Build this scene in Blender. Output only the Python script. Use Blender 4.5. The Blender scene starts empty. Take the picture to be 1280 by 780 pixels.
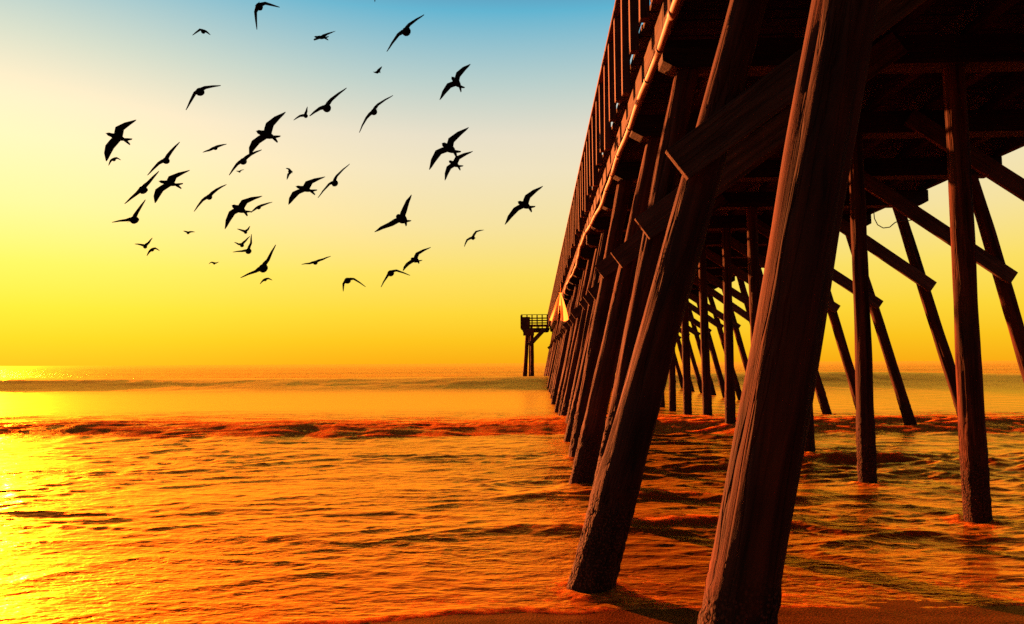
import bpy, bmesh, math, random
import numpy as np
from mathutils import Vector, Matrix, Quaternion

random.seed(7)
rng = np.random.default_rng(11)
scene = bpy.context.scene
col = scene.collection
R = math.radians

# ------------------------------------------------------------------ camera
F_PX = 950.0                      # focal length in pixels of a 1280 wide frame
CAM_Z = 1.65
YAW, PITCH, ROLL = R(1.85), R(3.85), R(0.32)
cam_data = bpy.data.cameras.new('camera')
cam_data.sensor_width = 36.0
cam_data.lens = 36.0 * F_PX / 1280.0
cam_data.clip_start = 0.05
cam_data.clip_end = 30000.0
cam = bpy.data.objects.new('camera', cam_data)
col.objects.link(cam)
cam.matrix_world = (Matrix.Translation((0, 0, CAM_Z)) @ Matrix.Rotation(YAW, 4, 'Z')
                    @ Matrix.Rotation(R(90) + PITCH, 4, 'X') @ Matrix.Rotation(-ROLL, 4, 'Z'))
scene.camera = cam
CM = cam.matrix_world.copy()
CR, CU, CF = (CM.to_3x3() @ Vector(v) for v in ((1, 0, 0), (0, 1, 0), (0, 0, -1)))
CO = CM.translation


def at(px, py, Y):
    """point of the vertical plane y = Y that shows at pixel (px, py) of the 1280x780 photograph"""
    d = CF * F_PX + CR * (px - 640) + CU * (390 - py)
    return CO + d * (Y / d.y)


# ------------------------------------------------------------------ light
SUN_AZ, SUN_EL = R(-39), R(8.0)    # azimuth from +Y (negative = left), elevation
SUN_DIR = Vector((math.sin(SUN_AZ) * math.cos(SUN_EL), math.cos(SUN_AZ) * math.cos(SUN_EL), math.sin(SUN_EL)))
EXPOSURE = 3.0
SKY_GAIN = 2.0 ** -EXPOSURE


def lin(r, g, b):
    return tuple(((c / 255) / 12.92 if c / 255 <= .04045 else ((c / 255 + .055) / 1.055) ** 2.4) for c in (r, g, b))


def build_world():
    w = bpy.data.worlds.new('World')
    scene.world = w
    w.use_nodes = True
    nt = w.node_tree
    N, L = nt.nodes, nt.links
    N.clear()
    out = N.new('ShaderNodeOutputWorld')
    tc = N.new('ShaderNodeTexCoord')
    nrm = N.new('ShaderNodeVectorMath'); nrm.operation = 'NORMALIZE'
    L.new(tc.outputs['Generated'], nrm.inputs[0])
    sep = N.new('ShaderNodeSeparateXYZ'); L.new(nrm.outputs[0], sep.inputs[0])
    # elevation ramp: the sunset sky
    ramp = N.new('ShaderNodeValToRGB')
    L.new(sep.outputs['Z'], ramp.inputs[0])
    stops = [(0.0, (250, 172, 20)), (0.03, (252, 196, 30)), (0.065, (253, 214, 56)), (0.115, (252, 224, 100)),
             (0.18, (246, 226, 160)), (0.25, (240, 227, 192)), (0.29, (231, 223, 201)), (0.353, (184, 207, 204)), (0.43, (96, 180, 209)),
             (0.475, (92, 122, 165)), (0.68, (62, 64, 100)), (1.0, (36, 36, 62))]
    el = ramp.color_ramp.elements
    while len(el) > 2:
        el.remove(el[-1])
    for i, (p, c) in enumerate(stops):
        e = el[i] if i < 2 else el.new(p)
        e.position = p
        e.color = (*lin(*c), 1)
    # azimuth: full on the sun's side, fading to the plain physical sky on the far side
    hs = Vector((SUN_DIR.x, SUN_DIR.y, 0)).normalized()
    dot = N.new('ShaderNodeVectorMath'); dot.operation = 'DOT_PRODUCT'
    dot.inputs[1].default_value = hs
    L.new(nrm.outputs[0], dot.inputs[0])
    mr = N.new('ShaderNodeMapRange'); mr.interpolation_type = 'SMOOTHSTEP'
    mr.inputs['From Min'].default_value = -0.45
    mr.inputs['From Max'].default_value = 0.25
    L.new(dot.outputs['Value'], mr.inputs['Value'])
    sky = N.new('ShaderNodeTexSky')
    sky.sky_type = 'NISHITA'
    sky.sun_disc = False
    sky.sun_elevation = SUN_EL
    sky.sun_rotation = SUN_AZ
    sky.altitude = 0
    sky.dust_density = 2.0
    skyc = N.new('ShaderNodeMix'); skyc.data_type = 'RGBA'; skyc.blend_type = 'MULTIPLY'
    skyc.inputs[0].default_value = 1
    L.new(sky.outputs[0], skyc.inputs[6])
    skyc.inputs[7].default_value = (0.13, 0.105, 0.095, 1)
    mix = N.new('ShaderNodeMix'); mix.data_type = 'RGBA'
    L.new(mr.outputs[0], mix.inputs[0])
    L.new(skyc.outputs[2], mix.inputs[6])
    L.new(ramp.outputs[0], mix.inputs[7])
    # warm glow round the sun
    dot2 = N.new('ShaderNodeVectorMath'); dot2.operation = 'DOT_PRODUCT'
    dot2.inputs[1].default_value = SUN_DIR
    L.new(nrm.outputs[0], dot2.inputs[0])
    mx = N.new('ShaderNodeMath'); mx.operation = 'MAXIMUM'; mx.inputs[1].default_value = 0
    L.new(dot2.outputs['Value'], mx.inputs[0])
    pw = N.new('ShaderNodeMath'); pw.operation = 'POWER'; pw.inputs[1].default_value = 18
    L.new(mx.outputs[0], pw.inputs[0])
    glow = N.new('ShaderNodeMix'); glow.data_type = 'RGBA'; glow.blend_type = 'ADD'
    L.new(pw.outputs[0], glow.inputs[0])
    L.new(mix.outputs[2], glow.inputs[6])
    glow.inputs[7].default_value = (0.40, 0.23, 0.01, 1)
    bg = N.new('ShaderNodeBackground')
    bg.inputs[1].default_value = SKY_GAIN
    L.new(glow.outputs[2], bg.inputs[0])
    L.new(bg.outputs[0], out.inputs[0])


build_world()
sun_data = bpy.data.lights.new('sun', 'SUN')
sun_data.energy = 5.0
sun_data.angle = R(0.6)
sun_data.color = (1.0, 0.22, 0.05)
sun = bpy.data.objects.new('sun', sun_data)
col.objects.link(sun)
sun.rotation_euler = (-SUN_DIR).to_track_quat('-Z', 'Y').to_euler()
sun.location = SUN_DIR * 60

vs = scene.view_settings
vs.view_transform = 'Standard'
vs.look = 'None'
vs.gamma = 1
vs.exposure = EXPOSURE
vs.use_curve_mapping = False
scene.render.engine = 'CYCLES'
scene.cycles.max_bounces = 6
scene.cycles.sample_clamp_indirect = 0.6
try:
    scene.cycles.use_denoising = False
    scene.cycles.denoiser = 'OPENIMAGEDENOISE'
except Exception:
    pass


# ------------------------------------------------------------------ helpers
def tag(o, label=None, cat=None, group=None, kind=None):
    if label: o['label'] = label
    if cat: o['category'] = cat
    if group: o['group'] = group
    if kind: o['kind'] = kind
    return o


def empty(name, loc=(0, 0, 0)):
    o = bpy.data.objects.new(name, None)
    o.empty_display_size = 0.2
    o.location = loc
    col.objects.link(o)
    return o


def link(name, me, parent=None, mat=None, matrix=None):
    o = bpy.data.objects.new(name, me)
    col.objects.link(o)
    if mat and not me.materials:
        me.materials.append(mat)
    if parent:
        o.parent = parent
    if matrix is not None:
        o.matrix_local = matrix
    return o


def smooth(me):
    me.polygons.foreach_set('use_smooth', [True] * len(me.polygons))
    return me


class Noise:
    """vectorised 2-D gradient noise"""
    def __init__(self, seed):
        r = np.random.default_rng(seed)
        self.p = r.permutation(512)
        self.p = np.concatenate([self.p, self.p, self.p])
        a = r.random(512) * 2 * np.pi
        self.gx, self.gy = np.cos(a), np.sin(a)

    def __call__(self, x, y):
        xi, yi = np.floor(x).astype(int), np.floor(y).astype(int)
        xf, yf = x - xi, y - yi
        xi &= 511; yi &= 511
        u = xf * xf * xf * (xf * (xf * 6 - 15) + 10)
        v = yf * yf * yf * (yf * (yf * 6 - 15) + 10)

        def g(ix, iy, dx, dy):
            h = self.p[self.p[ix & 511] + (iy & 511)] & 511
            return self.gx[h] * dx + self.gy[h] * dy
        n00 = g(xi, yi, xf, yf); n10 = g(xi + 1, yi, xf - 1, yf)
        n01 = g(xi, yi + 1, xf, yf - 1); n11 = g(xi + 1, yi + 1, xf - 1, yf - 1)
        return (n00 + u * (n10 - n00) + v * (n01 + u * (n11 - n01) - (n00 + u * (n10 - n00)))) * 1.5


NZ = [Noise(i + 3) for i in range(8)]


def sstep(a, b, x):
    t = np.clip((x - a) / (b - a), 0, 1)
    return t * t * (3 - 2 * t)


# ------------------------------------------------------------------ materials
def new_mat(name):
    m = bpy.data.materials.new(name)
    m.use_nodes = True
    nt = m.node_tree
    b = nt.nodes['Principled BSDF']
    return m, nt.nodes, nt.links, b


def ramp_node(N, stops):
    r = N.new('ShaderNodeValToRGB')
    el = r.color_ramp.elements
    for i, (p, c) in enumerate(stops):
        e = el[i] if i < 2 else el.new(p)
        e.position = p
        e.color = (*c, 1)
    return r


def wood_mat(name, scale, dark, light, rough=0.8, bump=0.5, tide=False):
    """weathered timber: grain runs along the axis with the small scale value"""
    m, N, L, b = new_mat(name)
    tc = N.new('ShaderNodeTexCoord')
    oi = N.new('ShaderNodeObjectInfo')
    off = N.new('ShaderNodeVectorMath'); off.operation = 'SCALE'
    L.new(oi.outputs['Location'], off.inputs[0]); off.inputs['Scale'].default_value = 3.7
    add = N.new('ShaderNodeVectorMath'); add.operation = 'ADD'
    L.new(tc.outputs['Object'], add.inputs[0]); L.new(off.outputs[0], add.inputs[1])
    mp = N.new('ShaderNodeMapping'); mp.inputs['Scale'].default_value = scale
    L.new(add.outputs[0], mp.inputs[0])
    n1 = N.new('ShaderNodeTexNoise'); n1.inputs['Scale'].default_value = 1.0
    n1.inputs['Detail'].default_value = 7; n1.inputs['Roughness'].default_value = 0.65
    n1.inputs['Distortion'].default_value = 0.6
    L.new(mp.outputs[0], n1.inputs['Vector'])
    n2 = N.new('ShaderNodeTexNoise'); n2.inputs['Scale'].default_value = 2.3
    n2.inputs['Detail'].default_value = 4
    L.new(add.outputs[0], n2.inputs['Vector'])
    rp = ramp_node(N, [(0.30, dark), (0.70, light)])
    L.new(n1.outputs[0], rp.inputs[0])
    mul = N.new('ShaderNodeMix'); mul.data_type = 'RGBA'; mul.blend_type = 'MULTIPLY'
    mul.inputs[0].default_value = 0.8
    rp2 = ramp_node(N, [(0.3, (0.45, 0.42, 0.40)), (0.7, (1.15, 1.1, 1.05))])
    L.new(n2.outputs[0], rp2.inputs[0])
    L.new(rp.outputs[0], mul.inputs[6]); L.new(rp2.outputs[0], mul.inputs[7])
    tint = N.new('ShaderNodeMapRange')
    tint.inputs['To Min'].default_value = 0.7; tint.inputs['To Max'].default_value = 1.2
    L.new(oi.outputs['Random'], tint.inputs['Value'])
    sc = N.new('ShaderNodeVectorMath'); sc.operation = 'SCALE'
    L.new(mul.outputs[2], sc.inputs[0]); L.new(tint.outputs[0], sc.inputs['Scale'])
    n3 = N.new('ShaderNodeTexNoise'); n3.inputs['Scale'].default_value = 0.9; n3.inputs['Detail'].default_value = 5
    L.new(add.outputs[0], n3.inputs['Vector'])
    g3 = N.new('ShaderNodeMapRange'); g3.inputs['From Min'].default_value = 0.48; g3.inputs['From Max'].default_value = 0.72
    g3.inputs['To Max'].default_value = 0.45
    L.new(n3.outputs[0], g3.inputs['Value'])
    gw = N.new('ShaderNodeMix'); gw.data_type = 'RGBA'
    L.new(g3.outputs[0], gw.inputs[0]); L.new(sc.outputs[0], gw.inputs[6])
    bw = N.new('ShaderNodeRGBToBW'); L.new(sc.outputs[0], bw.inputs[0])
    gs = N.new('ShaderNodeVectorMath'); gs.operation = 'SCALE'
    gs.inputs[0].default_value = (1.25, 1.0, 0.88); L.new(bw.outputs[0], gs.inputs['Scale'])
    L.new(gs.outputs[0], gw.inputs[7])
    colr = gw.outputs[2]
    # drying cracks along the grain
    ck = N.new('ShaderNodeTexNoise'); ck.inputs['Scale'].default_value = 0.62
    ck.inputs['Detail'].default_value = 3; ck.inputs['Distortion'].default_value = 0.25
    L.new(mp.outputs[0], ck.inputs['Vector'])
    c1 = N.new('ShaderNodeMath'); c1.operation = 'SUBTRACT'; c1.inputs[1].default_value = 0.5
    L.new(ck.outputs[0], c1.inputs[0])
    c2 = N.new('ShaderNodeMath'); c2.operation = 'ABSOLUTE'; L.new(c1.outputs[0], c2.inputs[0])
    c3 = N.new('ShaderNodeMapRange'); c3.inputs['From Max'].default_value = 0.022
    L.new(c2.outputs[0], c3.inputs['Value'])
    hs = N.new('ShaderNodeMath'); hs.operation = 'MULTIPLY_ADD'
    L.new(c3.outputs[0], hs.inputs[0]); hs.inputs[1].default_value = 0.9; L.new(n1.outputs[0], hs.inputs[2])
    bm = N.new('ShaderNodeBump'); bm.inputs['Strength'].default_value = bump
    bm.inputs['Distance'].default_value = 0.025
    L.new(hs.outputs[0], bm.inputs['Height'])
    nrm = bm.outputs[0]
    b.inputs['Roughness'].default_value = rough
    if tide:
        # barnacles and weed below the high-water mark, ragged upper edge
        geo = N.new('ShaderNodeNewGeometry')
        sp = N.new('ShaderNodeSeparateXYZ'); L.new(geo.outputs['Position'], sp.inputs[0])
        nb = N.new('ShaderNodeTexNoise'); nb.inputs['Scale'].default_value = 5; nb.inputs['Detail'].default_value = 3
        L.new(geo.outputs['Position'], nb.inputs['Vector'])
        ma = N.new('ShaderNodeMath'); ma.operation = 'MULTIPLY_ADD'
        L.new(nb.outputs[0], ma.inputs[0]); ma.inputs[1].default_value = 0.9
        L.new(sp.outputs['Z'], ma.inputs[2])
        mr = N.new('ShaderNodeMapRange'); mr.inputs['From Min'].default_value = 1.25
        mr.inputs['From Max'].default_value = 1.0
        L.new(ma.outputs[0], mr.inputs['Value'])
        mw = N.new('ShaderNodeMix'); mw.data_type = 'RGBA'
        L.new(mr.outputs[0], mw.inputs[0]); L.new(colr, mw.inputs[6])
        vr = N.new('ShaderNodeTexVoronoi'); vr.inputs['Scale'].default_value = 55
        L.new(geo.outputs['Position'], vr.inputs['Vector'])
        rv = ramp_node(N, [(0.1, (0.07, 0.024, 0.012)), (0.5, (0.010, 0.005, 0.0028))])
        L.new(vr.outputs['Distance'], rv.inputs[0])
        L.new(rv.outputs[0], mw.inputs[7])
        colr = mw.outputs[2]
        bb = N.new('ShaderNodeBump'); bb.inputs['Distance'].default_value = 0.012; bb.invert = True
        L.new(mr.outputs[0], bb.inputs['Strength'])
        L.new(vr.outputs['Distance'], bb.inputs['Height'])
        L.new(nrm, bb.inputs['Normal'])
        nrm = bb.outputs[0]
    L.new(colr, b.inputs['Base Color'])
    L.new(nrm, b.inputs['Normal'])
    b.inputs['Specular IOR Level'].default_value = 0.12
    return m


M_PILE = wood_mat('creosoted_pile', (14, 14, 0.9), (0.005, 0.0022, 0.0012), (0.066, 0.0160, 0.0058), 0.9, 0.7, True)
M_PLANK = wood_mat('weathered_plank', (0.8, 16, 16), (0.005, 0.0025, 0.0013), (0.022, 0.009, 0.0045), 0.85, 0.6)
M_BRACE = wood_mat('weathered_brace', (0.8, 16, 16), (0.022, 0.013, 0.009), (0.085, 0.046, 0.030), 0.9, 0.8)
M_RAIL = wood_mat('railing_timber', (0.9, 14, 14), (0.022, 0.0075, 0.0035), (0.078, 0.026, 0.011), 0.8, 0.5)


def plain_mat(name, c, rough, metal=0.0, scale=30, var=0.35):
    m, N, L, b = new_mat(name)
    tc = N.new('ShaderNodeTexCoord')
    n = N.new('ShaderNodeTexNoise'); n.inputs['Scale'].default_value = scale; n.inputs['Detail'].default_value = 5
    L.new(tc.outputs['Object'], n.inputs['Vector'])
    r = ramp_node(N, [(0.3, tuple(x * (1 - var) for x in c)), (0.7, tuple(min(1, x * (1 + var)) for x in c))])
    L.new(n.outputs[0], r.inputs[0]); L.new(r.outputs[0], b.inputs['Base Color'])
    b.inputs['Roughness'].default_value = rough
    b.inputs['Metallic'].default_value = metal
    return m


M_IRON = plain_mat('rusty_iron', (0.12, 0.05, 0.03), 0.6, 0.3)
M_PIPE = plain_mat('pale_plastic_pipe', (0.10, 0.062, 0.042), 0.7, 0, 6, 0.25)
M_CLAMP = plain_mat('dark_clamp', (0.04, 0.03, 0.025), 0.6)
M_BIRD = plain_mat('bird_silhouette', (0.004, 0.0035, 0.0035), 0.9, 0, 12, 0.4)  # backlit shade of the birds put into a near-black base colour
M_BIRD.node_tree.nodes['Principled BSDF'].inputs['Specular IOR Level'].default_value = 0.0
M_CANVAS = plain_mat('weathered_canvas', (0.62, 0.34, 0.12), 0.9, 0, 4, 0.3)
_n, _l = M_CANVAS.node_tree.nodes, M_CANVAS.node_tree.links
_t = _n.new('ShaderNodeBsdfTranslucent'); _t.inputs['Color'].default_value = (0.8, 0.5, 0.2, 1)
_m = _n.new('ShaderNodeMixShader'); _m.inputs[0].default_value = 0.6
_l.new(_n['Principled BSDF'].outputs[0], _m.inputs[1]); _l.new(_t.outputs[0], _m.inputs[2])
_l.new(_m.outputs[0], _n['Material Output'].inputs[0])
M_CORD = plain_mat('black_cord', (0.02, 0.018, 0.016), 0.6)


def water_mat():
    m = bpy.data.materials.new('sea_water')
    m.use_nodes = True
    N, L = m.node_tree.nodes, m.node_tree.links
    N.clear()
    out = N.new('ShaderNodeOutputMaterial')
    geo = N.new('ShaderNodeNewGeometry')
    # fine ripples as relief, on top of the modelled waves
    def ripple(scale, rot):
        mp = N.new('ShaderNodeMapping'); mp.inputs['Scale'].default_value = scale
        mp.inputs['Rotation'].default_value = (0, 0, rot)
        L.new(geo.outputs['Position'], mp.inputs[0])
        n = N.new('ShaderNodeTexNoise'); n.inputs['Scale'].default_value = 1
        n.inputs['Detail'].default_value = 3; n.inputs['Distortion'].default_value = 0.4
        L.new(mp.outputs[0], n.inputs['Vector'])
        return n
    a = ripple((3.2, 7.5, 3), 0.12)
    c = ripple((11, 21, 5), -0.15)
    b1 = N.new('ShaderNodeBump'); b1.inputs['Strength'].default_value = 0.40; b1.inputs['Distance'].default_value = 0.05
    L.new(a.outputs[0], b1.inputs['Height'])
    b2 = N.new('ShaderNodeBump'); b2.inputs['Strength'].default_value = 0.40; b2.inputs['Distance'].default_value = 0.02
    L.new(c.outputs[0], b2.inputs['Height']); L.new(b1.outputs[0], b2.inputs['Normal'])
    np_ = N.new('ShaderNodeTexNoise'); np_.inputs['Scale'].default_value = 0.55; np_.inputs['Detail'].default_value = 2
    L.new(geo.outputs['Position'], np_.inputs['Vector'])
    rp_ = N.new('ShaderNodeAttribute'); rp_.attribute_name = 'ripple'
    pm = N.new('ShaderNodeMapRange'); pm.inputs['From Min'].default_value = 0.35; pm.inputs['From Max'].default_value = 0.65
    pm.inputs['To Min'].default_value = 0.15; pm.inputs['To Max'].default_value = 0.75
    L.new(np_.outputs[0], pm.inputs['Value'])
    pq = N.new('ShaderNodeMath'); pq.operation = 'MULTIPLY'
    L.new(pm.outputs[0], pq.inputs[0]); L.new(rp_.outputs['Fac'], pq.inputs[1])
    L.new(pq.outputs[0], b2.inputs['Strength'])
    pr = N.new('ShaderNodeMath'); pr.operation = 'MULTIPLY'; pr.inputs[1].default_value = 0.42
    L.new(rp_.outputs['Fac'], pr.inputs[0]); L.new(pr.outputs[0], b1.inputs['Strength'])
    nrm = b2.outputs[0]
    body = N.new('ShaderNodeBsdfPrincipled'); body.inputs['Base Color'].default_value = (0.26, 0.036, 0.003, 1)
    sa = N.new('ShaderNodeAttribute'); sa.attribute_name = 'face_glow'
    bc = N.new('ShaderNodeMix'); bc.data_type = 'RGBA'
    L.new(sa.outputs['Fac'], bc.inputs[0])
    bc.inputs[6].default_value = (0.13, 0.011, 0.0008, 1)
    bc.inputs[7].default_value = (0.85, 0.18, 0.012, 1)  # brighter wave faces: backlit glow put into the water colour
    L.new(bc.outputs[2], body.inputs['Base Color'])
    body.inputs['Specular IOR Level'].default_value = 0.0
    body.inputs['Roughness'].default_value = 1.0
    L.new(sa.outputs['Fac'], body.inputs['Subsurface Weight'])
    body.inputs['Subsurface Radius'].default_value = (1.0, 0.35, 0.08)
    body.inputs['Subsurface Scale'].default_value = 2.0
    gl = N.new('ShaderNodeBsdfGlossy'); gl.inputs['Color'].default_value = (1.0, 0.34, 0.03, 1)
    gl.inputs['Roughness'].default_value = 0.25
    L.new(nrm, gl.inputs['Normal']); L.new(nrm, body.inputs['Normal'])
    fz = N.new('ShaderNodeFresnel'); fz.inputs['IOR'].default_value = 1.45
    L.new(nrm, fz.inputs['Normal'])
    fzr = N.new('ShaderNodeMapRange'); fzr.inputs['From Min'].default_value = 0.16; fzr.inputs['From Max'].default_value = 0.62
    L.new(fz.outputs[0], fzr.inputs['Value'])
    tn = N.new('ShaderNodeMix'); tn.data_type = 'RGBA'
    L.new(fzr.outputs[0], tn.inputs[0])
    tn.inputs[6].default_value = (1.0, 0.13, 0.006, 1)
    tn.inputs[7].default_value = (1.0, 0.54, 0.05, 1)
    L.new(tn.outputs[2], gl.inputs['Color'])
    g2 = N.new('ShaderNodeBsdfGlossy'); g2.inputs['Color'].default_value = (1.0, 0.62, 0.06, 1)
    g2.inputs['Roughness'].default_value = 0.58
    L.new(nrm, g2.inputs['Normal'])
    gm = N.new('ShaderNodeMixShader'); gm.inputs[0].default_value = 0.17
    L.new(gl.outputs[0], gm.inputs[1]); L.new(g2.outputs[0], gm.inputs[2])
    fr = N.new('ShaderNodeFresnel'); fr.inputs['IOR'].default_value = 1.45
    L.new(nrm, fr.inputs['Normal'])
    fb = N.new('ShaderNodeMath'); fb.operation = 'MULTIPLY_ADD'; fb.use_clamp = True
    fb.inputs[1].default_value = 2.8; fb.inputs[2].default_value = 0.0
    L.new(fr.outputs[0], fb.inputs[0])
    mx = N.new('ShaderNodeMixShader')
    L.new(fb.outputs[0], mx.inputs[0]); L.new(body.outputs[0], mx.inputs[1]); L.new(gm.outputs[0], mx.inputs[2])
    # foam where the waves break and run out on the sand
    at_ = N.new('ShaderNodeAttribute'); at_.attribute_name = 'foam'
    mpf = N.new('ShaderNodeMapping'); mpf.inputs['Scale'].default_value = (5, 9, 5)
    L.new(geo.outputs['Position'], mpf.inputs[0])
    nf = N.new('ShaderNodeTexNoise'); nf.inputs['Scale'].default_value = 1.6; nf.inputs['Detail'].default_value = 7
    nf.inputs['Roughness'].default_value = 0.7
    L.new(mpf.outputs[0], nf.inputs['Vector'])
    # lacy bubbles: edges of distorted cells
    mpv = N.new('ShaderNodeVectorMath'); mpv.operation = 'MULTIPLY_ADD'
    L.new(nf.outputs['Color'], mpv.inputs[0]); mpv.inputs[1].default_value = (.35, .35, .35)
    L.new(geo.outputs['Position'], mpv.inputs[2])
    vo = N.new('ShaderNodeTexVoronoi'); vo.feature = 'DISTANCE_TO_EDGE'; vo.inputs['Scale'].default_value = 7.5
    L.new(mpv.outputs[0], vo.inputs['Vector'])
    lc = N.new('ShaderNodeMapRange'); lc.inputs['From Min'].default_value = 0.16; lc.inputs['From Max'].default_value = 0.0
    lc.inputs['To Max'].default_value = 0.30
    L.new(vo.outputs['Distance'], lc.inputs['Value'])
    a0 = N.new('ShaderNodeMath'); a0.operation = 'ADD'
    L.new(nf.outputs[0], a0.inputs[0]); L.new(lc.outputs[0], a0.inputs[1])
    ad = N.new('ShaderNodeMath'); ad.operation = 'ADD'
    L.new(at_.outputs['Fac'], ad.inputs[0]); L.new(a0.outputs[0], ad.inputs[1])
    mr = N.new('ShaderNodeMapRange'); mr.inputs['From Min'].default_value = 0.95; mr.inputs['From Max'].default_value = 1.2
    L.new(ad.outputs[0], mr.inputs['Value'])
    foam = N.new('ShaderNodeBsdfPrincipled')
    foam.inputs['Specular IOR Level'].default_value = 0.0
    foam.inputs['Roughness'].default_value = 0.9
    foam.inputs['Subsurface Weight'].default_value = 0.7
    foam.inputs['Subsurface Radius'].default_value = (1.0, 0.4, 0.1)
    foam.inputs['Subsurface Scale'].default_value = 0.5
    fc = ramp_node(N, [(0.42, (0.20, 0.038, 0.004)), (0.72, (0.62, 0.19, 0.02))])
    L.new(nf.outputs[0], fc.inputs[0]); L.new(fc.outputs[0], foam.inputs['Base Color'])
    bf = N.new('ShaderNodeBump'); bf.inputs['Strength'].default_value = 1; bf.inputs['Distance'].default_value = 0.06
    L.new(nf.outputs[0], bf.inputs['Height']); L.new(bf.outputs[0], foam.inputs['Normal'])
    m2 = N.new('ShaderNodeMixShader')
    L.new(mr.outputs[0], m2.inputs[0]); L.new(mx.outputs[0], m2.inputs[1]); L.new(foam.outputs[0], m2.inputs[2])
    L.new(m2.outputs[0], out.inputs[0])
    return m


def sand_mat():
    m, N, L, b = new_mat('wet_sand')
    geo = N.new('ShaderNodeNewGeometry')
    n = N.new('ShaderNodeTexNoise'); n.inputs['Scale'].default_value = 75; n.inputs['Detail'].default_value = 4
    L.new(geo.outputs['Position'], n.inputs['Vector'])
    n2 = N.new('ShaderNodeTexNoise'); n2.inputs['Scale'].default_value = 3; n2.inputs['Detail'].default_value = 5
    L.new(geo.outputs['Position'], n2.inputs['Vector'])
    r = ramp_node(N, [(0.35, (0.006, 0.002, 0.0005)), (0.68, (0.095, 0.030, 0.006))])
    L.new(n.outputs[0], r.inputs[0])
    N.remove(b)
    bm = N.new('ShaderNodeBump'); bm.inputs['Strength'].default_value = 0.8; bm.inputs['Distance'].default_value = 0.008
    L.new(n.outputs[0], bm.inputs['Height'])
    df = N.new('ShaderNodeBsdfDiffuse'); L.new(r.outputs[0], df.inputs[0]); L.new(bm.outputs[0], df.inputs['Normal'])
    gl = N.new('ShaderNodeBsdfGlossy'); gl.inputs['Color'].default_value = (0.8, 0.30, 0.04, 1)
    rr = N.new('ShaderNodeMapRange'); rr.inputs['To Min'].default_value = 0.2; rr.inputs['To Max'].default_value = 0.5
    L.new(n2.outputs[0], rr.inputs['Value']); L.new(rr.outputs[0], gl.inputs['Roughness'])
    L.new(bm.outputs[0], gl.inputs['Normal'])
    fr = N.new('ShaderNodeFresnel'); fr.inputs['IOR'].default_value = 1.33
    mx = N.new('ShaderNodeMixShader')
    L.new(fr.outputs[0], mx.inputs[0]); L.new(df.outputs[0], mx.inputs[1]); L.new(gl.outputs[0], mx.inputs[2])
    L.new(mx.outputs[0], N['Material Output'].inputs[0])
    return m


# ------------------------------------------------------------------ sea and beach
def shore_base(X):
    return 5.26 + 0.02 * X - 0.115 * (np.sqrt(X * X + 1) - X) * (1 - sstep(2, 12, np.abs(X)) * .7)


def shore(X):
    """Y of the waterline on the sand"""
    return shore_base(X) + 0.16 * NZ[0](X / 1.7 + 3, X * 0 + .5) + 0.06 * NZ[1](X / .45, X * 0 + 7.2)


def sand_z(X, Y):
    d = Y - shore_base(X)
    z = -0.045 * d
    z = np.where(d > 0, -0.045 * d - 0.0006 * d * d, z)
    z = np.maximum(z, -3.5)
    back = np.clip(-d - 12, 0, None)
    z = z + 0.01 * NZ[2](X / 1.3, Y / 1.0) + 0.25 * sstep(0, 40, back) * NZ[3](X / 9, Y / 9)
    return z


def wave_profile(t, front, back):
    return np.where(t < 0, np.exp(-(t / front) ** 2), np.exp(-(t / back) ** 2))


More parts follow.
